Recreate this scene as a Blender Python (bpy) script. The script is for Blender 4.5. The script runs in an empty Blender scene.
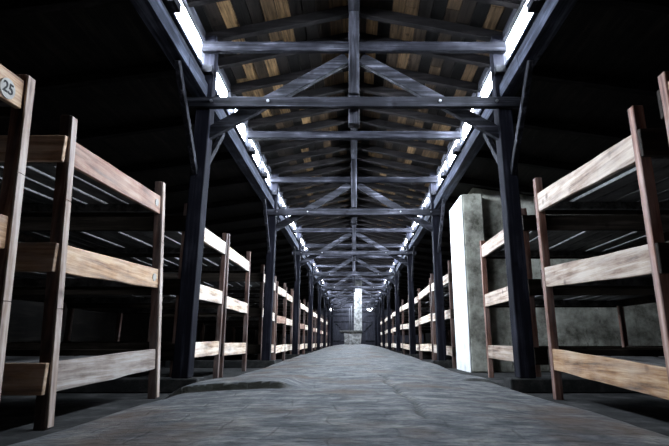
import bpy, bmesh, math, random
from mathutils import Vector, noise
SC = bpy.context.scene
COL = SC.collection
rnd = random.Random(7)

# ------------------------------------------------------------------ helpers
def tag(o, label=None, cat=None, group=None, kind=None):
    if label: o['label'] = label
    if cat: o['category'] = cat
    if group: o['group'] = group
    if kind: o['kind'] = kind
    return o

def thing(name, label, cat, loc=(0, 0, 0), group=None):
    o = bpy.data.objects.new(name, None); COL.objects.link(o)
    o.location = loc; o.empty_display_size = .2
    return tag(o, label, cat, group)

class MB:
    def __init__(s):
        s.bm = bmesh.new()
        s.tint = s.bm.loops.layers.float_color.new('tint')
    def quadbox(s, c8, tint=None):
        """c8: 8 corners, bottom 4 then top 4 (both counter-clockwise seen from above)"""
        v = [s.bm.verts.new(c) for c in c8]
        fs = [(0, 3, 2, 1), (4, 5, 6, 7), (0, 1, 5, 4), (1, 2, 6, 5), (2, 3, 7, 6), (3, 0, 4, 7)]
        out = []
        for f in fs:
            fc = s.bm.faces.new([v[i] for i in f]); out.append(fc)
            if tint is not None:
                for l in fc.loops: l[s.tint] = (tint, tint, tint, 1)
        return out
    def box(s, x0, x1, y0, y1, z0, z1, tint=None):
        x0, x1 = min(x0, x1), max(x0, x1); y0, y1 = min(y0, y1), max(y0, y1)
        return s.quadbox([(x0, y0, z0), (x1, y0, z0), (x1, y1, z0), (x0, y1, z0),
                   (x0, y0, z1), (x1, y0, z1), (x1, y1, z1), (x0, y1, z1)], tint)
    def beam(s, p, q, w, h, up=(0, 0, 1), seg=1, wob=0.0, tint=None):
        """rectangular timber from p to q; w across, h along 'up'; slightly uneven"""
        p, q = Vector(p), Vector(q); d = (q - p); L = d.length; d.normalize()
        u = Vector(up); r = d.cross(u).normalized(); u = r.cross(d).normalized()
        rings = []
        for i in range(seg + 1):
            t = i / seg
            c = p + (q - p) * t
            a = w / 2 * (1 + rnd.uniform(-wob, wob)); b = h / 2 * (1 + rnd.uniform(-wob, wob))
            c = c + r * rnd.uniform(-wob, wob) * w * .3 + u * rnd.uniform(-wob, wob) * h * .3
            rings.append([s.bm.verts.new(c + r * sx * a + u * sy * b) for sx, sy in ((-1, -1), (1, -1), (1, 1), (-1, 1))])
        fc = []
        for i in range(seg):
            A, B = rings[i], rings[i + 1]
            for k in range(4):
                fc.append(s.bm.faces.new((A[k], A[(k + 1) % 4], B[(k + 1) % 4], B[k])))
        fc.append(s.bm.faces.new(rings[0][::-1])); fc.append(s.bm.faces.new(rings[-1]))
        if tint is not None:
            for f in fc:
                for l in f.loops: l[s.tint] = (tint, tint, tint, 1)
    def cyl(s, p, q, r, n=16, r2=None):
        p, q = Vector(p), Vector(q); d = (q - p).normalized()
        a = d.orthogonal().normalized(); b = d.cross(a)
        r2 = r if r2 is None else r2
        A = [s.bm.verts.new(p + (a * math.cos(2 * math.pi * k / n) + b * math.sin(2 * math.pi * k / n)) * r) for k in range(n)]
        B = [s.bm.verts.new(q + (a * math.cos(2 * math.pi * k / n) + b * math.sin(2 * math.pi * k / n)) * r2) for k in range(n)]
        for k in range(n): s.bm.faces.new((A[k], A[(k + 1) % n], B[(k + 1) % n], B[k]))
        s.bm.faces.new(A[::-1]); s.bm.faces.new(B)
    def build(s, name, mat, parent=None, bevel=0.0, smooth=False):
        bmesh.ops.recalc_face_normals(s.bm, faces=s.bm.faces)
        me = bpy.data.meshes.new(name); s.bm.to_mesh(me); s.bm.free()
        me.materials.append(mat)
        if smooth:
            for p in me.polygons: p.use_smooth = True
        o = bpy.data.objects.new(name, me); COL.objects.link(o)
        if parent: o.parent = parent
        if bevel:
            m = o.modifiers.new('bev', 'BEVEL'); m.width = bevel; m.segments = 1; m.limit_method = 'ANGLE'
        return o

def copy_tree(o, parent=None):
    kids = list(o.children)
    c = o.copy(); COL.objects.link(c)
    if parent: c.parent = parent
    for ch in kids: copy_tree(ch, c)
    return c

# ------------------------------------------------------------------ materials
def newmat(name):
    m = bpy.data.materials.new(name); m.use_nodes = True
    nt = m.node_tree; nt.nodes.clear()
    out = nt.nodes.new('ShaderNodeOutputMaterial'); b = nt.nodes.new('ShaderNodeBsdfPrincipled')
    nt.links.new(b.outputs[0], out.inputs[0])
    return m, nt, b

def ramp(nt, stops):
    r = nt.nodes.new('ShaderNodeValToRGB')
    el = r.color_ramp.elements
    while len(el) < len(stops): el.new(.5)
    for e, (p, c) in zip(el, stops):
        e.position = p; e.color = (*c, 1)
    return r

def noise_node(nt, vec, scale, detail=5, rough=.6):
    n = nt.nodes.new('ShaderNodeTexNoise'); n.inputs['Scale'].default_value = scale
    n.inputs['Detail'].default_value = detail; n.inputs['Roughness'].default_value = rough
    nt.links.new(vec, n.inputs['Vector']); return n

def mix(nt, kind, fac, a, b):
    n = nt.nodes.new('ShaderNodeMixRGB'); n.blend_type = kind
    for i, v in enumerate((fac, a, b)):
        if hasattr(v, 'is_linked') or hasattr(v, 'links'): nt.links.new(v, n.inputs[i])
        elif i == 0: n.inputs[0].default_value = v
        else: n.inputs[i].default_value = (*v, 1)
    return n.outputs[0]

def wood(name, stops, axis, rough=(.45, .8), grain=22, along=1.3, bump=.35, wear=None, wearfac=.5, use_tint=False, spec=.4, var=.35):
    m, nt, b = newmat(name)
    tc = nt.nodes.new('ShaderNodeTexCoord'); oi = nt.nodes.new('ShaderNodeObjectInfo')
    mp = nt.nodes.new('ShaderNodeMapping')
    sc = [grain] * 3; sc['XYZ'.index(axis)] = along
    mp.inputs['Scale'].default_value = sc
    add = nt.nodes.new('ShaderNodeVectorMath'); add.operation = 'MULTIPLY_ADD'
    comb = nt.nodes.new('ShaderNodeCombineXYZ')
    for i in range(3): nt.links.new(oi.outputs['Random'], comb.inputs[i])
    nt.links.new(comb.outputs[0], add.inputs[0]); add.inputs[1].default_value = (37, 53, 71)
    nt.links.new(tc.outputs['Object'], add.inputs[2])
    nt.links.new(add.outputs[0], mp.inputs['Vector'])
    g = noise_node(nt, mp.outputs[0], 1, 6, .65)
    blot = noise_node(nt, add.outputs[0], 3.2, 5, .6)
    r = ramp(nt, stops)
    mth = nt.nodes.new('ShaderNodeMath'); mth.operation = 'MULTIPLY_ADD'
    nt.links.new(blot.outputs['Fac'], mth.inputs[0]); mth.inputs[1].default_value = .45
    m2 = nt.nodes.new('ShaderNodeMath'); m2.operation = 'MULTIPLY_ADD'
    nt.links.new(g.outputs['Fac'], m2.inputs[0]); m2.inputs[1].default_value = 1.0; m2.inputs[2].default_value = -.225
    nt.links.new(m2.outputs[0], mth.inputs[2])
    nt.links.new(mth.outputs[0], r.inputs[0])
    col = r.outputs[0]
    if wear:
        mw = nt.nodes.new('ShaderNodeMapping'); ws = [9] * 3; ws['XYZ'.index(axis)] = 2.2; mw.inputs['Scale'].default_value = ws
        nt.links.new(add.outputs[0], mw.inputs['Vector'])
        wn = noise_node(nt, mw.outputs[0], 1, 9, .7)
        wr = ramp(nt, [(.44, (0, 0, 0)), (.70, (wearfac,) * 3)])
        nt.links.new(wn.outputs['Fac'], wr.inputs[0])
        col = mix(nt, 'MIX', wr.outputs[0], col, wear)
    # dark knots and nail stains
    vo = nt.nodes.new('ShaderNodeTexVoronoi'); vo.inputs['Scale'].default_value = 4.0
    nt.links.new(add.outputs[0], vo.inputs['Vector'])
    vr = ramp(nt, [(.05, (.25, .2, .2)), (.13, (1, 1, 1))]); nt.links.new(vo.outputs['Distance'], vr.inputs[0])
    col = mix(nt, 'MULTIPLY', .8, col, vr.outputs[0])
    # per-object brightness
    hsv = nt.nodes.new('ShaderNodeHueSaturation')
    mr = nt.nodes.new('ShaderNodeMapRange'); mr.inputs['To Min'].default_value = 1 - var; mr.inputs['To Max'].default_value = 1 + var
    nt.links.new(oi.outputs['Random'], mr.inputs['Value']); nt.links.new(mr.outputs[0], hsv.inputs['Value'])
    nt.links.new(col, hsv.inputs['Color']); col = hsv.outputs[0]
    if use_tint:
        at = nt.nodes.new('ShaderNodeVertexColor'); at.layer_name = 'tint'
        tr = ramp(nt, use_tint); nt.links.new(at.outputs[0], tr.inputs[0])
        col = mix(nt, 'MULTIPLY', 1, col, tr.outputs[0])
    nt.links.new(col, b.inputs['Base Color'])
    rr = nt.nodes.new('ShaderNodeMapRange'); rr.inputs['To Min'].default_value = rough[0]; rr.inputs['To Max'].default_value = rough[1]
    nt.links.new(g.outputs['Fac'], rr.inputs['Value']); nt.links.new(rr.outputs[0], b.inputs['Roughness'])
    b.inputs['Specular IOR Level'].default_value = spec
    bp = nt.nodes.new('ShaderNodeBump'); bp.inputs['Strength'].default_value = bump; bp.inputs['Distance'].default_value = .006
    nt.links.new(g.outputs['Fac'], bp.inputs['Height']); nt.links.new(bp.outputs[0], b.inputs['Normal'])
    return m

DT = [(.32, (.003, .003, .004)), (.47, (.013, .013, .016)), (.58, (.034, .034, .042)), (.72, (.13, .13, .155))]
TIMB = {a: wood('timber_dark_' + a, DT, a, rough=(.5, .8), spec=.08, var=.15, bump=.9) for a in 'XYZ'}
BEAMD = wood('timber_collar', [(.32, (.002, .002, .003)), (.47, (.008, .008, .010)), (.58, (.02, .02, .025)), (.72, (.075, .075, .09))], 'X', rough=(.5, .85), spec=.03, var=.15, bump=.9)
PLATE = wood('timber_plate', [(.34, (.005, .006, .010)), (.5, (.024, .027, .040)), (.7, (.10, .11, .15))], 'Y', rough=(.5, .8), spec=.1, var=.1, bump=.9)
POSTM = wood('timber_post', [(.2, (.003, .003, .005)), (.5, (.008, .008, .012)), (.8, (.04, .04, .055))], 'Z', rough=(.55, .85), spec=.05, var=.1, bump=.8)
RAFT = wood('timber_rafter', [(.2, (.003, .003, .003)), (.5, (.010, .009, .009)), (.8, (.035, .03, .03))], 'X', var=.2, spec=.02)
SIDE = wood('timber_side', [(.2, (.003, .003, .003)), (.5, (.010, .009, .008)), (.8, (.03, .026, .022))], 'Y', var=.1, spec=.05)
BOARDS = wood('roof_boards', [(.3, (.12, .10, .09)), (.5, (.55, .5, .44)), (.66, (1, .9, .8))], 'Y', grain=42, along=2.4, spec=.08, bump=.8,
              var=0, use_tint=[(0, (.004, .004, .004)), (.35, (.016, .014, .013)), (.58, (.04, .030, .022)), (.80, (.095, .065, .038)), (1, (.28, .19, .10))])
def fr(nm, dk, md, lt, hi, wr, v=.12): return wood(nm, [(.30, dk), (.40, md), (.51, lt), (.64, hi)], 'Y', grain=30, along=1.8, wear=wr, wearfac=.5, bump=.7, var=v)
FRONTO = fr('bunk_board_orange', (.05, .025, .012), (.20, .10, .045), (.38, .21, .10), (.55, .38, .23), (.5, .42, .34))
FRONTG = fr('bunk_board_grey', (.05, .035, .028), (.17, .125, .10), (.32, .26, .22), (.48, .43, .39), (.46, .42, .38))
FRONTN = fr('bunk_board_scuffed', (.06, .035, .022), (.24, .15, .10), (.42, .31, .23), (.58, .48, .39), (.56, .50, .44))
FRONT = wood('bunk_board', [(.28, (.10, .06, .04)), (.40, (.34, .22, .14)), (.5, (.62, .46, .32)), (.62, (.80, .70, .58))], 'Y', grain=26, along=1.6,
             wear=(.80, .75, .70), wearfac=.75, var=.18)
FRONTR = wood('bunk_board_red', [(.30, (.035, .014, .008)), (.42, (.14, .055, .03)), (.53, (.27, .135, .085)), (.68, (.40, .29, .22))], 'Y', grain=26, along=1.6,
             wear=(.34, .25, .19), wearfac=.55, var=.1)
ENDB = wood('bunk_end_board', [(.28, (.06, .035, .02)), (.42, (.26, .15, .085)), (.54, (.48, .31, .19)), (.7, (.66, .52, .38))], 'X', grain=24, along=1.6,
            wear=(.45, .42, .4), wearfac=.5, var=.25)
BPOST = wood('bunk_post', [(.25, (.012, .007, .006)), (.45, (.05, .024, .018)), (.6, (.13, .065, .045)), (.8, (.30, .20, .16))], 'Z', grain=28, along=1.4,
             wear=(.30, .25, .23), wearfac=.5, var=.3)
SHADEB = wood('bunk_shaded_board', [(.2, (.006, .005, .004)), (.5, (.022, .017, .013)), (.8, (.07, .055, .045))], 'X', var=.2, spec=.05)  # end and back boards, shade inside the bunks put into the wood colour
BPOSTR = wood('bunk_post_red', [(.28, (.03, .010, .006)), (.42, (.12, .045, .028)), (.56, (.28, .13, .085)), (.72, (.5, .36, .30))], 'Z', grain=28, along=1.4, wear=(.5, .42, .40), wearfac=.4, var=.2, bump=.7)
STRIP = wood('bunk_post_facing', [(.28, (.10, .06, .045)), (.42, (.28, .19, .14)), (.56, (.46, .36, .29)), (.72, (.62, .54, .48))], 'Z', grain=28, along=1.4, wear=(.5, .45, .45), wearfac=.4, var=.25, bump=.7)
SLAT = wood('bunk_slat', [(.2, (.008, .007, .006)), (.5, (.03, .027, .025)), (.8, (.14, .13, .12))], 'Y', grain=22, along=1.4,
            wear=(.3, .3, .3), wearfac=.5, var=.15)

def floor_mat():
    m, nt, b = newmat('walkway_surface')
    tc = nt.nodes.new('ShaderNodeTexCoord'); O = tc.outputs['Object']
    big = noise_node(nt, O, 1.6, 6, .6); mpm = nt.nodes.new('ShaderNodeMapping'); mpm.inputs['Scale'].default_value = (5, 9, 6); nt.links.new(O, mpm.inputs['Vector']); mid = noise_node(nt, mpm.outputs[0], 1, 10, .74); fine = noise_node(nt, O, 60, 4, .6)
    base = ramp(nt, [(.36, (.045, .052, .062)), (.47, (.15, .16, .172)), (.55, (.27, .275, .27)), (.68, (.50, .48, .43))]); nt.links.new(mid.outputs['Fac'], base.inputs[0])
    wr = ramp(nt, [(.52, (0, 0, 0)), (.66, (1, 1, 1))]); nt.links.new(big.outputs['Fac'], wr.inputs[0])
    col = mix(nt, 'MIX', wr.outputs[0], base.outputs[0], (.17, .125, .10))
    n3 = noise_node(nt, O, 4.3, 10, .75)
    pr = ramp(nt, [(.60, (0, 0, 0)), (.68, (.8, .8, .8))]); nt.links.new(n3.outputs['Fac'], pr.inputs[0])
    col = mix(nt, 'MIX', pr.outputs[0], col, (.34, .31, .27))
    # worn brick courses showing through the coating
    mp = nt.nodes.new('ShaderNodeMapping'); mp.inputs['Scale'].default_value = (1, 1, 1)
    dis = noise_node(nt, O, 2.5, 3, .5)
    va = nt.nodes.new('ShaderNodeVectorMath'); va.operation = 'MULTIPLY_ADD'
    nt.links.new(dis.outputs['Color'], va.inputs[0]); va.inputs[1].default_value = (.16, .16, 0); nt.links.new(O, va.inputs[2])
    br = nt.nodes.new('ShaderNodeTexBrick'); br.inputs['Scale'].default_value = 1.0
    br.inputs['Brick Width'].default_value = .42; br.inputs['Row Height'].default_value = .21; br.inputs['Mortar Size'].default_value = .008
    br.inputs['Mortar Smooth'].default_value = .6
    br.inputs['Color1'].default_value = (.9, .9, .9, 1); br.inputs['Color2'].default_value = (1.0, .97, .93, 1); br.inputs['Mortar'].default_value = (.45, .43, .4, 1)
    nt.links.new(va.outputs[0], br.inputs['Vector'])
    col = mix(nt, 'MULTIPLY', .35, col, br.outputs['Color'])
    cr = nt.nodes.new('ShaderNodeTexVoronoi'); cr.feature = 'DISTANCE_TO_EDGE'; cr.inputs['Scale'].default_value = .9
    nt.links.new(va.outputs[0], cr.inputs['Vector'])
    crr = ramp(nt, [(0, (.25, .24, .22)), (.015, (1, 1, 1))]); nt.links.new(cr.outputs['Distance'], crr.inputs[0])
    col = mix(nt, 'MULTIPLY', .25, col, crr.outputs[0])
    pit = ramp(nt, [(.38, (.35, .35, .35)), (.5, (1, 1, 1)), (.62, (1.0, 1.0, 1.0)), (.7, (1.35, 1.3, 1.2))])
    mpf = nt.nodes.new('ShaderNodeMapping'); mpf.inputs['Scale'].default_value = (14, 34, 20); nt.links.new(O, mpf.inputs['Vector'])
    pn = noise_node(nt, mpf.outputs[0], 1, 8, .72); nt.links.new(pn.outputs['Fac'], pit.inputs[0])
    col = mix(nt, 'MULTIPLY', .85, col, pit.outputs[0])
    # moss on the broken lips
    at = nt.nodes.new('ShaderNodeVertexColor'); at.layer_name = 'moss'
    col = mix(nt, 'MIX', at.outputs[0], col, (.018, .018, .010))
    nt.links.new(col, b.inputs['Base Color'])
    b.inputs['Specular IOR Level'].default_value = .35
    rr = nt.nodes.new('ShaderNodeMapRange'); rr.inputs['To Min'].default_value = .45; rr.inputs['To Max'].default_value = .85
    nt.links.new(mid.outputs['Fac'], rr.inputs['Value']); nt.links.new(rr.outputs[0], b.inputs['Roughness'])
    b1 = nt.nodes.new('ShaderNodeBump'); b1.inputs['Strength'].default_value = .9; b1.inputs['Distance'].default_value = .035
    h = mix(nt, 'ADD', .35, mid.outputs['Fac'], br.outputs['Fac']); 
    sub = nt.nodes.new('ShaderNodeMath'); sub.operation = 'MULTIPLY_ADD'
    nt.links.new(br.outputs['Fac'], sub.inputs[0]); sub.inputs[1].default_value = -.15; nt.links.new(mid.outputs['Fac'], sub.inputs[2])
    nt.links.new(sub.outputs[0], b1.inputs['Height'])
    b2 = nt.nodes.new('ShaderNodeBump'); b2.inputs['Strength'].default_value = .35; b2.inputs['Distance'].default_value = .004
    nt.links.new(fine.outputs['Fac'], b2.inputs['Height']); nt.links.new(b1.outputs[0], b2.inputs['Normal'])
    nt.links.new(b2.outputs[0], b.inputs['Normal'])
    return m
WALK = floor_mat()

def mottled(name, stops, scale=3, bump=.4, rough=.85, stain=None):
    m, nt, b = newmat(name)
    tc = nt.nodes.new('ShaderNodeTexCoord'); O = tc.outputs['Object']
    n = noise_node(nt, O, scale, 9, .68)
    r = ramp(nt, stops); nt.links.new(n.outputs['Fac'], r.inputs[0]); col = r.outputs[0]
    n2 = noise_node(nt, O, scale * 6, 6, .7)
    if stain:
        r2 = ramp(nt, [(.56, (0, 0, 0)), (.64, (.8, .8, .8))]); 
        mp = nt.nodes.new('ShaderNodeMapping'); mp.inputs['Scale'].default_value = (3, 3, 1); nt.links.new(O, mp.inputs['Vector'])
        n3 = noise_node(nt, mp.outputs[0], 1.7, 8, .75); nt.links.new(n3.outputs['Fac'], r2.inputs[0])
        col = mix(nt, 'MIX', r2.outputs[0], col, stain)
    nt.links.new(col, b.inputs['Base Color']); b.inputs['Roughness'].default_value = rough
    b.inputs['Specular IOR Level'].default_value = .25
    bp = nt.nodes.new('ShaderNodeBump'); bp.inputs['Strength'].default_value = bump; bp.inputs['Distance'].default_value = .012
    nt.links.new(n2.outputs['Fac'], bp.inputs['Height']); nt.links.new(bp.outputs[0], b.inputs['Normal'])
    return m
EARTH = mottled('packed_earth', [(.35, (.008, .008, .008)), (.5, (.022, .022, .021)), (.66, (.075, .072, .07))], 5)
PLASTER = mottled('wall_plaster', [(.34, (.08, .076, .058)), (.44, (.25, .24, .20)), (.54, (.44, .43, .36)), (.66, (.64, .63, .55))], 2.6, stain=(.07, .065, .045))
WHITE = mottled('lit_limewash', [(.3, (.55, .55, .53)), (.45, (.82, .82, .80)), (.7, (.9, .9, .88))], 5, stain=(.6, .58, .55))
FLUE = mottled('flue_limewash', [(.36, (.12, .12, .11)), (.5, (.36, .36, .35)), (.66, (.62, .62, .60))], 7, stain=(.12, .11, .1))
SILL = mottled('sill_stone', [(.3, (.008, .008, .008)), (.5, (.018, .018, .017)), (.7, (.05, .048, .045))], 8)
STONE = mottled('footing_stone', [(.3, (.03, .03, .03)), (.5, (.07, .07, .065)), (.7, (.15, .14, .13))], 8)

def simple(name, c, rough=.5, metal=0):
    m, nt, b = newmat(name)
    tc = nt.nodes.new('ShaderNodeTexCoord'); n = noise_node(nt, tc.outputs['Object'], 30, 4)
    r = ramp(nt, [(.3, tuple(v * .7 for v in c)), (.7, c)]); nt.links.new(n.outputs['Fac'], r.inputs[0]); nt.links.new(r.outputs[0], b.inputs['Base Color'])
    b.inputs['Roughness'].default_value = rough; b.inputs['Metallic'].default_value = metal
    return m
DISC = simple('disc_paint', (.42, .40, .36), .8)
INK = simple('stencil_black', (.02, .02, .02), .8)
METAL = simple('dull_metal', (.35, .35, .36), .45, .8)
PIPE = simple('grey_pipe', (.12, .125, .14), .6)

def glass_mat():
    m = bpy.data.materials.new('dusty_glass'); m.use_nodes = True; nt = m.node_tree; nt.nodes.clear()
    out = nt.nodes.new('ShaderNodeOutputMaterial'); t = nt.nodes.new('ShaderNodeBsdfTransparent'); t.inputs[0].default_value = (.93, .96, 1, 1)
    g = nt.nodes.new('ShaderNodeBsdfGlossy'); g.inputs['Roughness'].default_value = .05
    mx = nt.nodes.new('ShaderNodeMixShader'); 
    mx.inputs[0].default_value = .07; nt.links.new(t.outputs[0], mx.inputs[1]); nt.links.new(g.outputs[0], mx.inputs[2]); nt.links.new(mx.outputs[0], out.inputs[0])
    return m
GLASS = glass_mat()
def emit(name, c, s):
    m, nt, b = newmat(name); b.inputs['Emission Color'].default_value = (*c, 1); b.inputs['Emission Strength'].default_value = s
    b.inputs['Base Color'].default_value = (.8, .8, .8, 1); return m
LAMP = emit('lamp_glass', (.9, .95, 1), 12)

# ------------------------------------------------------------------ dimensions
Y_BACK, Y_END = -8.0, 34.0
S = 4.0; Y1 = 4.28
WX = 4.8                       # outer walls
def side_z(x): return 3.04 - .15 * abs(x)

# ------------------------------------------------------------------ floor
b = MB(); b.box(-WX, WX, Y_BACK, Y_END, -.2, 0); tag(b.build('floor', EARTH), kind='structure')

def smooth(a, b_, t):
    t = max(0, min(1, (t - a) / (b_ - a))); return t * t * (3 - 2 * t)
def walk_h(x, y):
    h = .12 + .08 * smooth(3.5, 11, y) + .10 * smooth(11, 23, y)
    ax = abs(x)
    c = 1 - .30 * (ax / 1.15) ** 2
    f = 1 - smooth(1.08, 1.43, ax + .05 * noise.noise(Vector((x * .5, y * 1.3, 3))))
    z = h * c
    n = noise.noise(Vector((x * 1.7, y * 1.2, 0))) * .012 + noise.noise(Vector((x * 6, y * 5, 4))) * .004
    lip = 0; moss = 0
    # broken slab lips facing the near end
    yl = 3.36 + .05 * noise.noise(Vector((x * 5, 0, 9)))
    m1 = smooth(-1.5, -1.15, x) * (1 - smooth(-.52, -.36, x))
    lip += 0.046 * smooth(yl - .015, yl + .012, y) * (1 - smooth(yl + .3, yl + 1.6, y)) * m1
    if yl - .035 < y < yl + .012: moss = max(moss, m1)
    y2 = 4.2 + .05 * noise.noise(Vector((x * 5, 5, 9)))
    m2 = smooth(.85, .98, x)
    lip += .02 * smooth(y2 - .015, y2 + .012, y) * (1 - smooth(y2 + .2, y2 + 1.2, y)) * m2
    if y2 - .05 < y < y2 + .02: moss = max(moss, m2 * .7)
    # long crack
    xc = .28 + .07 * noise.noise(Vector((y * 2.5, 1, 1))) - .03 * (y - 3)
    if 2.0 < y < 4.6:
        k = math.exp(-((x - xc) / .016) ** 2); n -= .016 * k; moss = max(moss, .6 * k)
    return (z + n + lip) * f - .004 * (1 - f), moss * f
bm = bmesh.new(); cl = bm.verts.layers.float_color.new('moss')
ys = []; y = -3.0
while y < 33.95:
    ys.append(y)
    y += .06 if y < 1.2 else (.0125 + .006 * max(0, y - 4.5)) 
    if y > 12: y += .1
ys.append(33.95)
NX = 150
rows = []
for y in ys:
    r = []
    for i in range(NX + 1):
        x = -1.46 + 2.92 * i / NX
        z, ms = walk_h(x, y); v = bm.verts.new((x, y, z)); v[cl] = (ms, ms, ms, 1); r.append(v)
    rows.append(r)
for a, c in zip(rows, rows[1:]):
    for i in range(NX): bm.faces.new((a[i], a[i + 1], c[i + 1], c[i]))
me = bpy.data.meshes.new('floor_walkway'); bm.to_mesh(me); bm.free(); me.materials.append(WALK)
for p in me.polygons: p.use_smooth = True
fw = bpy.data.objects.new('floor_walkway', me); COL.objects.link(fw); tag(fw, kind='structure')

# ------------------------------------------------------------------ outer walls
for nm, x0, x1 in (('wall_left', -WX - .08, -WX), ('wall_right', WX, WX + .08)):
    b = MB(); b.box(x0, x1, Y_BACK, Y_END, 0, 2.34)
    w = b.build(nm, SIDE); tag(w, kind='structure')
def gable(nm, y0, y1, sgn):
    b = MB()
    k = -24; 
    x = -WX
    while x < WX - .01:
        x1 = min(x + .16, WX)
        def top(x): return side_z(x) if abs(x) > 1.6 else 3.45 + .27 * (1 - abs(x) / 1.5)
        o = rnd.uniform(0, .012)
        b.quadbox([(x, y0 - o * 0, 0), (x1 - .004, y0, 0), (x1 - .004, y1, 0), (x, y1, 0),
                   (x, y0, top(x)), (x1 - .004, y0, top(x1)), (x1 - .004, y1, top(x1)), (x, y1, top(x))], rnd.random())
        x = x1
    w = b.build(nm, ENDWALL)
    yo = (y1 + .005, y1 + .05) if sgn > 0 else (y0 - .05, y0 - .005)
    b = MB(); b.box(-5.2, 5.2, *yo, 0, side_z(1.6)); b.box(-1.56, 1.56, *yo, side_z(1.6), 3.45); b.build('light_leak_backing', SIDE, w)  # backing panel added behind the gable, blocking sky light through the board gaps
    return tag(w, kind='structure')
ENDWALL = wood('end_wall_boards', [(.2, (.008, .008, .012)), (.5, (.028, .028, .04)), (.8, (.09, .09, .12))], 'Z', var=0)
gable('wall_back', Y_END, Y_END + .06, 1)
gable('wall_front', Y_BACK - .06, Y_BACK, -1)
# end door
d = bpy.data.objects.new('door_1', None); COL.objects.link(d); d.location = (0, Y_END - .03, 0); tag(d, kind='structure')
for sx in (-1, 1):
    b = MB()
    for k in range(7):
        b.box(sx * (.02 + k * .2), sx * (.02 + k * .2 + .192), -.04, .0, .05, 2.35)
    l = b.build('door_leaf', ENDWALL, d)
    b = MB(); b.box(sx * .02, sx * 1.41, -.07, -.04, .4, .52); b.box(sx * .02, sx * 1.41, -.07, -.04, 1.7, 1.82)
    b.beam((sx * .1, -.055, .55), (sx * 1.3, -.055, 1.68), .03, .1, (0, 0, 1)); b.build('door_ledge', TIMB['X'], l)
b = MB(); b.box(-1.6, 1.6, Y_END - .1, Y_END, 2.42, 2.56); b.box(-4.7, 4.7, Y_END - .1, Y_END, 2.12, 2.2); tag(b.build('trim_1', TIMB['X']), kind='structure')
b = MB()
for sx in (-1, 1):
    b.box(sx * 1.42, sx * 1.56, Y_END - .14, Y_END, 0, 3.4)
    b.beam((sx * .1, Y_END - .06, 3.5), (sx * 1.4, Y_END - .06, 2.6), .06, .1)
tag(b.build('trim_2', TIMB['Z']), kind='structure')

# ------------------------------------------------------------------ nave roof
RZ0, RZ1 = 3.35, 3.68            # underside of rafters at |x|=1.5 and ridge
def nave_z(x): return RZ0 + (RZ1 - RZ0) * (1 - abs(x) / 1.5)
ceil = None
b = MB()
for sx in (-1, 1):
    nb = 12; X_OUT = 1.553; w = X_OUT / nb
    for k in range(nb):
        y = Y_BACK - .1 + rnd.uniform(-1, 0)
        while y < Y_END + .1:
            L = rnd.choice((1.0, 1.0, 1.5, 2.0, .5, .5))
            xa, xb = k * w + .003, (k + 1) * w - .003
            dz = .10 + rnd.uniform(0, .008)
            za, zb = nave_z(xa) + dz, nave_z(xb) + dz
            ya, yb = y + .002, y + L - .002
            t = rnd.random() ** 1.3
            pts = [(sx * xa, ya, za), (sx * xb, ya, zb), (sx * xb, yb, zb), (sx * xa, yb, za)]
            b.quadbox(pts + [(p[0], p[1], p[2] + .024) for p in pts], t)
            y += L
ceil = b.build('ceiling', BOARDS); tag(ceil, kind='structure')
b = MB()
for sx in (-1, 1):
    b.quadbox([(0, Y_BACK - .2, nave_z(0) + .14), (sx * 1.555, Y_BACK - .2, nave_z(1.555) + .14), (sx * 1.555, Y_END + .2, nave_z(1.555) + .14), (0, Y_END + .2, nave_z(0) + .14),
               (0, Y_BACK - .2, nave_z(0) + .16), (sx * 1.555, Y_BACK - .2, nave_z(1.555) + .16), (sx * 1.555, Y_END + .2, nave_z(1.555) + .16), (0, Y_END + .2, nave_z(0) + .16)])
b.build('roof_felt', SIDE, ceil)
# rafter pairs
rafter0 = None; y = -7.75; i = 0
while y < Y_END - .2:
    if abs(((y - Y1) / (S / 2)) - round((y - Y1) / (S / 2))) > .05 or True:
        if rafter0 is None:
            b = MB()
            for sx in (-1, 1):
                b.beam((sx * .0, 0, nave_z(0) + .05), (sx * 1.54, 0, nave_z(1.54) + .05), .065, .098, (0, 0, 1), 3, .04)
            rafter0 = b.build('rafter', RAFT, ceil); rafter0.location.y = y
        else:
            r = rafter0.copy(); COL.objects.link(r); r.location.y = y + rnd.uniform(-.03, .03)
            r.rotation_euler.z = rnd.uniform(-.012, .012)
    y += .5; i += 1
b = MB(); b.box(-.055, .055, Y_BACK, Y_END, nave_z(0) - .05, nave_z(0) + .08); b.build('ridge_beam', TIMB['Y'], ceil)

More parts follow.
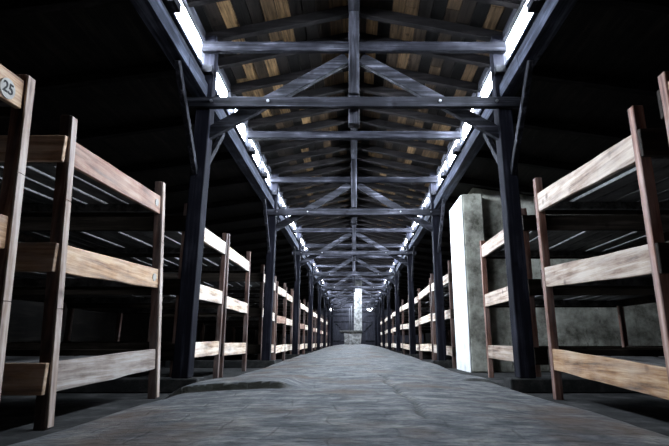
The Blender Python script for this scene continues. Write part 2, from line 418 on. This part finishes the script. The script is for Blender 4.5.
# lean-to roofs
for nm, sx in (('ceiling_left', -1), ('ceiling_right', 1)):
    b = MB()
    k = 0; x = 1.5
    while x < WX + .2:
        x1 = x + .15; o = rnd.uniform(0, .006)
        y = Y_BACK
        while y < Y_END:
            L = rnd.choice((2, 3, 4)); ye = min(y + L, Y_END)
            pts = [(sx * x, y, side_z(x) + o), (sx * (x1 - .002), y, side_z(x1) + o), (sx * (x1 - .002), ye - .003, side_z(x1) + o), (sx * x, ye - .003, side_z(x) + o)]
            b.quadbox(pts + [(p[0], p[1], p[2] + .03) for p in pts], rnd.random()); y = ye
        x = x1
    c = b.build(nm, SIDE); tag(c, kind='structure')
    b = MB(); p = [(sx * 1.5, Y_BACK, side_z(1.5) + .04), (sx * (WX + .3), Y_BACK, side_z(WX + .3) + .04), (sx * (WX + .3), Y_END, side_z(WX + .3) + .04), (sx * 1.5, Y_END, side_z(1.5) + .04)]
    b.quadbox(p + [(q[0], q[1], q[2] + .02) for q in p]); b.build('roof_felt', EARTH, c)
    b = MB(); b.beam((sx * 1.56, 0, side_z(1.56) - .05), (sx * WX, 0, side_z(WX) - .05), .07, .1, (0, 0, 1), 3, .05)
    r0 = b.build('side_rafter', RAFT, c); r0.location.y = .8
    y = 1.8
    while y < Y_END - .3:
        r = r0.copy(); COL.objects.link(r); r.location.y = y + rnd.uniform(-.05, .05); y += 1.0

# wall plates, sill boards, eave header (structure)
n = 3
for sx in (-1, 1):
    b = MB()
    y = Y_BACK
    while y < Y_END:
        ye = min(Y_END, y + 3.9 + .0)
        dx = rnd.uniform(-.006, .006)
        b.beam((sx * (1.485 + dx), y, 2.775), (sx * (1.485 + dx), ye - .01, 2.775), .13, .14, (0, 0, 1), 6, .02); y = ye
    tag(b.build('trim_%d' % n, PLATE), kind='structure'); n += 1
    b = MB(); b.box(sx * 1.50, sx * 1.53, Y_BACK, Y_END, 2.84, 3.05); b.box(sx * 1.50, sx * 1.53, Y_END - .72, Y_END, 3.0, 3.35); b.box(sx * 1.50, sx * 1.53, Y_BACK, 2.28, 3.0, 3.37); b.box(sx * 1.50, sx * 1.54, Y_BACK, Y_END, 3.36, 3.455)  # unseen boards added to close the near clerestory, keeping light off camera-facing sides
    b.box(sx * 1.46, sx * 1.50, Y_BACK, Y_END, 2.90, 2.93)
    tag(b.build('trim_%d' % n, TIMB['Y']), kind='structure'); n += 1

# clerestory windows
wf = None; wn = 1
pitch = 1.0
proto = {}
for sx in (-1, 1):
    y = 2.28
    while y < Y_END - 1.2:
        yc = y + .5
        if sx not in proto:
            b = MB()
            x0, x1 = sx * 1.49, sx * 1.535
            b.box(x0, x1, -.5, -.47, 3.05, 3.36); b.box(x0, x1, .47, .5, 3.05, 3.36)
            b.box(x0, x1, -.47, .47, 3.05, 3.065); b.box(x0, x1, -.47, .47, 3.345, 3.36)
            f = b.build('window_%d' % wn, TIMB['Y']); f.location.y = yc
            g = MB(); g.box(sx * 1.517, sx * 1.521, -.475, .475, 3.06, 3.35); g.build('glass_pane', GLASS, f)
            k = MB(); k.box(sx * 1.38, sx * 1.49, .38, .53, 2.955, 3.03); k.box(sx * 1.43, sx * 1.49, .45, .48, 3.03, 3.12)
            k.build('sash_catch', TIMB['Y'], f)
            k = MB(); k.box(sx * 1.46, sx * 1.49, -.42, .36, 2.985, 3.015); k.build('sash_rail', PLATE, f)
            tag(f, kind='structure'); proto[sx] = f
        else:
            f = copy_tree(proto[sx]); f.name = 'window_%d' % wn; f.location.y = yc
        wn += 1; y += pitch

# ------------------------------------------------------------------ trusses
ORD = ['nearest', 'second', 'third', 'fourth', 'fifth', 'sixth', 'seventh', 'eighth']
TL = ['dark weathered timber roof truss nearest the camera, its beam crossing high overhead',
      'dark timber roof truss, second from the camera along the aisle',
      'dark timber roof truss, third from the camera along the aisle',
      'dark timber roof truss, fourth from the camera along the aisle',
      'dark timber roof truss, fifth from the camera, just in front of the white chimney',
      'dark timber roof truss, first one behind the white chimney column',
      'dark timber roof truss, second one behind the white chimney column',
      'dark timber roof truss nearest the far end wall, beyond all the others']
def make_truss():
    t = thing('roof_truss', TL[0], 'roof truss', (0, Y1, 0), 'timber roof trusses along the barrack')
    for sx in (-1, 1):
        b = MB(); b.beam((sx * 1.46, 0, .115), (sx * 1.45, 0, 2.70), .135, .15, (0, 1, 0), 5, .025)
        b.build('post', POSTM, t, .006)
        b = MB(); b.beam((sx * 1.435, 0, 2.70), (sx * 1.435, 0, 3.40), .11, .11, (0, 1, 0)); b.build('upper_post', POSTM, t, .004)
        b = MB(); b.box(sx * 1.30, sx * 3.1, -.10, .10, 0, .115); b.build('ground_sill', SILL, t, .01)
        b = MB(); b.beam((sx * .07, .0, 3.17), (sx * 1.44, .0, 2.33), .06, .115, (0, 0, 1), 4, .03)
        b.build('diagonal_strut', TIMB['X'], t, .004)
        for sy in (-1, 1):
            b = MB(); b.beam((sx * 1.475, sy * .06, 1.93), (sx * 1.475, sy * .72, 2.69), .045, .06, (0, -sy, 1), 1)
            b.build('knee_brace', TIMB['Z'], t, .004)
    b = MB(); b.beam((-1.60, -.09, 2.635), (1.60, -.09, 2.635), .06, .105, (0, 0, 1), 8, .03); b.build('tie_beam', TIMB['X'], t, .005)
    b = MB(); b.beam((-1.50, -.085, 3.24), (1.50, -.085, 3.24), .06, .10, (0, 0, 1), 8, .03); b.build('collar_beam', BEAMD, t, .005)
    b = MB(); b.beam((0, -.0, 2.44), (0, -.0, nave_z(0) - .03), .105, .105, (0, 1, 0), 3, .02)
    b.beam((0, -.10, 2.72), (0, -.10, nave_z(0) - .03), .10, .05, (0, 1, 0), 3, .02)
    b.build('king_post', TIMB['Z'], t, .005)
    for bx in (-1.36, -.82, .82, 1.36):
        b = MB(); b.cyl((bx, -.135, 2.64), (bx, -.115, 2.64), .014, 8); b.build('bolt', METAL, t)
    return t
t0 = make_truss()
NT = 8
for k in range(1, NT):
    if Y1 + S * k > Y_END - .5: break
    t = copy_tree(t0); t.location.y = Y1 + S * k; t['label'] = TL[k]
# mid-bay cross beams
CB = ['plain horizontal cross beam under the roof between the nearest and second trusses',
      'plain horizontal cross beam under the roof between the second and third trusses',
      'plain horizontal cross beam under the roof between the third and fourth trusses',
      'plain horizontal cross beam under the roof between the fourth and fifth trusses']
b = MB(); b.beam((-1.5, 0, 3.24), (1.5, 0, 3.24), .09, .10, (0, 0, 1), 8, .03); c0 = b.build('cross_beam', BEAMD, None, .005)
c0.location.y = Y1 + 2
tag(c0, CB[0], 'cross beam', 'cross beams between the trusses')
for k in range(1, 7):
    c = c0.copy(); COL.objects.link(c); c.location.y = Y1 + 2 + S * k
    c['label'] = CB[k] if k < 4 else 'plain horizontal cross beam under the far roof beyond the fifth truss'

# ------------------------------------------------------------------ bunks
def lerp(a, b_, t): return a + (b_ - a) * t
def make_bunk(L, lean, tilt, sgn, H=1.68, depth=1.95, front=(None, None, None), near_boards=True, discs=(), number=None, hs=(1.57, .97, .36), pm=BPOST, em0=SHADEB, strip=False):
    """local frame: x outward from the aisle (multiplied by sgn), y along the aisle 0..L, z up"""
    t = thing('bunk_bed', 'x', 'bunk bed')
    def X(x, z): return sgn * (x + lean * z / 1.65)
    pw, pt = .058, .052
    posts = []
    for (px, py, h) in ((0, 0, H - tilt), (0, L - pt, H), (depth - pw, 0, H - .05), (depth - pw, L - pt, H - .03)):
        l = px == 0
        b = MB(); seg = 5
        zs = [h * i / seg for i in range(seg + 1)]
        # tapered, slightly uneven post
        for a, c in zip(zs, zs[1:]):
            j = 0
            la, lc = (lean * a / 1.65, lean * c / 1.65) if l else (0, 0)
            if l == False: la, lc = 0, 0
            b.quadbox([(sgn * (px + la), py, a), (sgn * (px + la + pw), py, a), (sgn * (px + la + pw), py + pt, a), (sgn * (px + la), py + pt, a),
                       (sgn * (px + lc), py, c), (sgn * (px + lc + pw), py, c), (sgn * (px + lc + pw), py + pt, c), (sgn * (px + lc), py + pt, c)])
        bmesh.ops.remove_doubles(b.bm, verts=b.bm.verts, dist=1e-5)
        # remove internal faces
        inner = [f for f in b.bm.faces if abs(f.normal.z) > .9 and .01 < f.calc_center_median().z < h - .01]
        bmesh.ops.delete(b.bm, geom=inner, context='FACES')
        po = b.build('post', pm, t, .004)
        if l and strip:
            # thin paler strip on the aisle side of the upright
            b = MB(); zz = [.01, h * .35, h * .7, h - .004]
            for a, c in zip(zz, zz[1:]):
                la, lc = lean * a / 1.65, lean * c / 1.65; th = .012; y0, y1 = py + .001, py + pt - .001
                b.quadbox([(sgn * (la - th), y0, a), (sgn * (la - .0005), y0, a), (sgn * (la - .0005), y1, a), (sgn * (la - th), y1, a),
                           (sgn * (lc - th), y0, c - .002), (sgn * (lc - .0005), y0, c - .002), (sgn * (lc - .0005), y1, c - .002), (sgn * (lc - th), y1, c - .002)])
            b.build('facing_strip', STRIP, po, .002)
    bh = .15
    for li, z in enumerate(hs):
        za, zb = z - tilt, z
        if li == 2: za = z - tilt * .8
        # front board, between the posts, its face flush with theirs
        def P(x, y, zz): return (sgn * (x + lean * zz / 1.65), y, zz)
        b = MB()
        n = 6; ring = []
        for i in range(n + 1):
            y = lerp(pt, L - pt, i / n); zt = lerp(za, zb, i / n) + rnd.uniform(-.003, .003); zl = zt - bh + rnd.uniform(-.004, .004)
            ring.append([b.bm.verts.new(P(.006, y, zl)), b.bm.verts.new(P(.036, y, zl)), b.bm.verts.new(P(.036, y, zt)), b.bm.verts.new(P(.006, y, zt))])
        for A, B in zip(ring, ring[1:]):
            for k in range(4): b.bm.faces.new((A[k], A[(k + 1) % 4], B[(k + 1) % 4], B[k]))
        b.bm.faces.new(ring[0][::-1]); b.bm.faces.new(ring[-1])
        fb = b.build('front_board', front[li] or FRONT, t, .003)
        if li in discs:
            yd = L - pt - .075; zd = lerp(za, zb, yd / L) - .07
            r = .03
            dm = MB(); x_ = P(0, 0, zd)[0]
            dm.cyl((x_ + sgn * .006, yd, zd), (x_ + sgn * .002, yd, zd), r, 24); dm.build('number_disc', DISC, fb)
        # end boards over the near and far ends
        if near_boards:
            for (ya, yb, zz, em) in ((-.026, -.001, za, em0), (L + .001, L + .026, zb, SHADEB)):
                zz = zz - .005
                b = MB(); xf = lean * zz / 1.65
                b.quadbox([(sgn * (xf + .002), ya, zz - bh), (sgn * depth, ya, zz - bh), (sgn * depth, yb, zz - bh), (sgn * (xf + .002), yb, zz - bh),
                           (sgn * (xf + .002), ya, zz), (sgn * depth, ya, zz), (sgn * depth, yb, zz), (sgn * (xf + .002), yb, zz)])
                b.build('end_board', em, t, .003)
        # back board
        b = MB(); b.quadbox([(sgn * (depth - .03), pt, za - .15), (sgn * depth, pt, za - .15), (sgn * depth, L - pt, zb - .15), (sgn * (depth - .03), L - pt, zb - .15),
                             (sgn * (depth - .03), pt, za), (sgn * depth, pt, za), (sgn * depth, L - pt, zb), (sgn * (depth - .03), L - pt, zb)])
        b.build('back_board', SHADEB, t)
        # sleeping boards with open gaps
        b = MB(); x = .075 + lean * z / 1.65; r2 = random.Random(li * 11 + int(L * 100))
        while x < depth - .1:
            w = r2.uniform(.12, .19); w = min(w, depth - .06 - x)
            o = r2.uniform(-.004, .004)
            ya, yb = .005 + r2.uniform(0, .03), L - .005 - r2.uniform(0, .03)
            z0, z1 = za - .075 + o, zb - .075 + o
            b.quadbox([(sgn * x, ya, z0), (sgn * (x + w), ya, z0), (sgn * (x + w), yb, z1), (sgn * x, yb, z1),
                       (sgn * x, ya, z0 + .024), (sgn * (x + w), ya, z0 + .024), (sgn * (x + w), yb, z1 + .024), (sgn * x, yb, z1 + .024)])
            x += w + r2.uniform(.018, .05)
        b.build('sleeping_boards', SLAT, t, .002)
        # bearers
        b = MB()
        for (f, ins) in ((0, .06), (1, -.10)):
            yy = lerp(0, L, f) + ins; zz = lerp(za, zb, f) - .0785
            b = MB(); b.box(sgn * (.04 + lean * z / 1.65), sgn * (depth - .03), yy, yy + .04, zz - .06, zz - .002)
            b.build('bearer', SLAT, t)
    return t

def place(t, sgn, x, y, label, group):
    t.location = (sgn * x, y, 0); t['label'] = label; t['group'] = group; return t
GL, GR = 'three-tier bunks along the left side', 'three-tier bunks along the right side'
XN, XF = 1.47, 1.57
# --- near bunks, individually shaped
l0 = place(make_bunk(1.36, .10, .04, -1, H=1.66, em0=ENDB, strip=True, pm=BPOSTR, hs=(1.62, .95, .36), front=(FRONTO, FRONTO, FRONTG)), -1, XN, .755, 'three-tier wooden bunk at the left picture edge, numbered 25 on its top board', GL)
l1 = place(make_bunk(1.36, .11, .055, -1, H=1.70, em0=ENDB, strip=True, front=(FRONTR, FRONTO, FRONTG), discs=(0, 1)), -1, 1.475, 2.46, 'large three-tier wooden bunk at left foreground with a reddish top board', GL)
l2 = place(make_bunk(1.42, .0, .02, -1, H=1.72, hs=(1.60, 1.0, .42)), -1, XF, 4.42, 'three-tier wooden bunk standing directly behind the nearest left truss post', GL)
l3 = place(make_bunk(1.32, .02, .0, -1, H=1.76, hs=(1.60, .97, .40)), -1, XF, 5.98, 'three-tier wooden bunk on the left, last before the gap at the second truss post', GL)
r0 = place(make_bunk(1.40, .0, .06, 1, H=1.66, pm=BPOSTR, front=(FRONTR, FRONTN, FRONTN), hs=(1.60, .97, .36)), 1, XN, .69, 'three-tier wooden bunk cut off by the right picture edge, reddish brown post on top', GR)
r1 = place(make_bunk(1.44, .0, .085, 1, H=1.71, pm=BPOSTR, front=(FRONTN, FRONTN, FRONTO)), 1, XN, 2.31, 'large three-tier wooden bunk at right foreground with pale, scuffed boards', GR)
r2_ = place(make_bunk(1.56, .0, .0, 1, H=1.66, depth=1.7, hs=(1.59, .98, .37), pm=BPOSTR, front=(FRONTN, FRONTN, FRONTN)), 1, 1.60, 4.44, 'three-tier wooden bunk standing in front of the plastered wall behind the nearest right truss post', GR)
# --- the rows further on: copies of a few differently built bunks
protoL = [make_bunk(1.40, .02, -.02, -1, H=1.72), make_bunk(1.40, .0, .03, -1, H=1.66, front=(None, FRONTR, None)), make_bunk(1.40, .03, .01, -1, H=1.78)]
protoR = [make_bunk(1.92, .0, .03, 1, H=1.78), make_bunk(1.92, .0, -.02, 1, H=1.70), make_bunk(1.92, .02, .02, 1, H=1.62)]
def row(protos, sgn, y, pitch_, labels, farlabel, group):
    used = set(); i = 0
    while y + pitch_ < 32.6:
        k = i % 3
        o = protos[k] if k not in used else copy_tree(protos[k]); used.add(k)
        lab = labels[i] if i < len(labels) else farlabel
        place(o, sgn, XF + rnd.uniform(-.02, .03), y, lab, group); y += pitch_; i += 1
row(protoL, -1, 8.42, 1.49, [
    'three-tier bunk on the left standing right behind the second truss post',
    'three-tier bunk on the left, midway between the second and third truss posts',
    'three-tier bunk on the left, partly hidden by the third truss post',
    'three-tier bunk on the left, first one fully beyond the third truss post',
    'three-tier bunk on the left, last one before the fourth truss post'],
    'small three-tier bunk in the far left row beyond the fourth truss post', GL)
row(protoR, 1, 8.02, 2.06, [
    'three-tier bunk on the right just beyond the white face of the plastered wall',
    'three-tier bunk on the right, last one before the third truss post',
    'three-tier bunk on the right, first one beyond the third truss post',
    'three-tier bunk on the right, last one before the fourth truss post'],
    'small three-tier bunk in the far right row beyond the fourth truss post', GR)

# painted number 25 on the first left bunk
cx = XN + .10 * 1.50 / 1.65
yd, zd = 1.955, 1.52
b = MB(); b.cyl((-cx - .005 + .0, yd, zd), (-cx + .001, yd, zd), .047, 32)
fb = [c for c in l0.children if c.name.startswith('front_board')][0]
nd = b.build('number_disc', DISC); nd.parent = fb; nd.matrix_parent_inverse.identity(); nd.location = (XN, -.755, 0)
tc = bpy.data.curves.new('number_text', 'FONT'); tc.body = '25'; tc.size = .068; tc.align_x = 'CENTER'; tc.align_y = 'CENTER'; tc.extrude = .0006; tc.offset = .0012
to = bpy.data.objects.new('number_text', tc); COL.objects.link(to)
bpy.context.view_layer.update()
dg = bpy.context.evaluated_depsgraph_get(); me = bpy.data.meshes.new_from_object(to.evaluated_get(dg))
bpy.data.objects.remove(to)
me.materials.clear(); me.materials.append(INK)
no = bpy.data.objects.new('stencilled_number', me); COL.objects.link(no)
no.parent = fb; no.rotation_euler = (math.pi / 2, 0, math.pi / 2); no.location = (XN - cx + .0025, yd - .755, zd)
no.scale = (1.0, 1.05, 1)

# ------------------------------------------------------------------ plastered wall on the right
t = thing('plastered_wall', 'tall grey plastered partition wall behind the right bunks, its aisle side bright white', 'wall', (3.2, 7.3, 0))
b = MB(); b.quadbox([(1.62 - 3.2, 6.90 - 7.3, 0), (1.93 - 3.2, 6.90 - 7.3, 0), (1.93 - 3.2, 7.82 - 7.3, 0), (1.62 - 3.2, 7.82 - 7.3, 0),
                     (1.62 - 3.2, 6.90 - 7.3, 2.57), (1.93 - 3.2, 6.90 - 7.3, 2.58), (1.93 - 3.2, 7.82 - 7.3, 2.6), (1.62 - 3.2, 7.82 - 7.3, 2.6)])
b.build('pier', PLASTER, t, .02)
b = MB(); b.box(1.605 - 3.2, 1.622 - 3.2, 6.905 - 7.3, 7.815 - 7.3, .0, 2.56); f_ = b.build('lit_limewashed_face', WHITE, t, .004); f_['label'] = 'limewashed side facing the aisle, brightened by light put into its white'  # limewashed side, made whiter still by window light put into the colour
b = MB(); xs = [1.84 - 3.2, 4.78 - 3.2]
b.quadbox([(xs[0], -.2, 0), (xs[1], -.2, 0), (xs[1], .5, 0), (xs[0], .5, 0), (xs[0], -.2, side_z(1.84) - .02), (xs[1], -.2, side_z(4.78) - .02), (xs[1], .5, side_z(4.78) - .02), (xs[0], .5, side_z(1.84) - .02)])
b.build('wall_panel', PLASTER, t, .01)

# ------------------------------------------------------------------ far chimney
t = thing('chimney', 'whitewashed square chimney column rising from a stove plinth at the far end of the aisle', 'chimney', (0, 22.9, 0))
b = MB(); b.box(.0, .37, .1, .5, .9, 2.9); b.build('chimney_column', FLUE, t, .012)
b = MB(); b.box(.0, .37, .1, .5, 2.9, 3.655); s = b.build('dark_upper_column', SILL, t, .012); s['label'] = 'dark top of the chimney column'  # column top in a darker tone than the part below
b = MB(); b.quadbox([(-.43, -.3, .2), (.30, -.3, .2), (.30, .6, .2), (-.43, .6, .2), (-.47, -.32, .83), (.36, -.32, .83), (.36, .6, .83), (-.47, .6, .83)]); b.build('plinth', FLUE, t, .03)
b = MB(); b.box(-.66, .38, -.38, .62, .83, .93); b.build('top_slab', STONE, t, .015)
b = MB(); b.cyl((-.12, .05, .93), (-.12, .05, 2.08), .03, 14); p_ = b.build('pipe', PIPE, t, 0, True); p_['label'] = 'thin grey vertical pipe'
b = MB(); b.cyl((-.22, .05, .93), (-.22, .05, 1.95), .014, 10); b.build('pipe', PIPE, t, 0, True)

# wall lamps at the far end
for sx, xx, lb in ((-1, -1.62, 'small glowing oval wall lamp left of the far chimney'), (1, 1.12, 'small glowing oval wall lamp right of the far chimney')):
    t = thing('wall_lamp', lb, 'lamp', (xx, Y_END - .05, 2.62), 'wall lamps at the far end')
    b = MB(); b.box(-.22, .22, -.03, .03, -.12, .12); b.build('lamp_base', METAL, t, .02)
    b = MB()
    bmesh.ops.create_uvsphere(b.bm, u_segments=16, v_segments=10, radius=1)
    for v in b.bm.verts: v.co = Vector((v.co.x * .2, v.co.y * .09 - .05, v.co.z * .10))
    b.build('lamp_glass', LAMP, t, 0, True)

# ------------------------------------------------------------------ daylight
w = bpy.data.worlds.new('sky'); SC.world = w; w.use_nodes = True
nt = w.node_tree; bg = nt.nodes['Background']; bg.inputs[0].default_value = (.87, .93, 1, 1); bg.inputs[1].default_value = 165
for sx in (-1, 1):
    L = bpy.data.lights.new('window_portal', 'AREA'); L.shape = 'RECTANGLE'; L.size = .34; L.size_y = 31.4
    o = bpy.data.objects.new('window_portal', L); COL.objects.link(o)
    o.location = (sx * 1.55, 17.5, 3.205); o.rotation_euler = (0, sx * math.pi / 2, 0)
    L.cycles.is_portal = True

# ------------------------------------------------------------------ camera
cam = bpy.data.cameras.new('camera'); co = bpy.data.objects.new('camera', cam); COL.objects.link(co)
cam.sensor_width = 36; cam.lens = 480 / 669 * 36; cam.shift_x = -19.5 / 669
cam.clip_start = .02
co.location = (0, 0, .41); co.rotation_euler = (math.radians(90 + 13.93), 0, 0)
SC.camera = co
SC.view_settings.view_transform = 'Standard'; SC.view_settings.look = 'None'; SC.view_settings.gamma = 1
SC.view_settings.exposure = 0
SC.view_settings.use_curve_mapping = False
SC.cycles.use_denoising = True
SC.cycles.max_bounces = 8; SC.cycles.diffuse_bounces = 3; SC.cycles.transparent_max_bounces = 12
SC.cycles.sample_clamp_indirect = 20
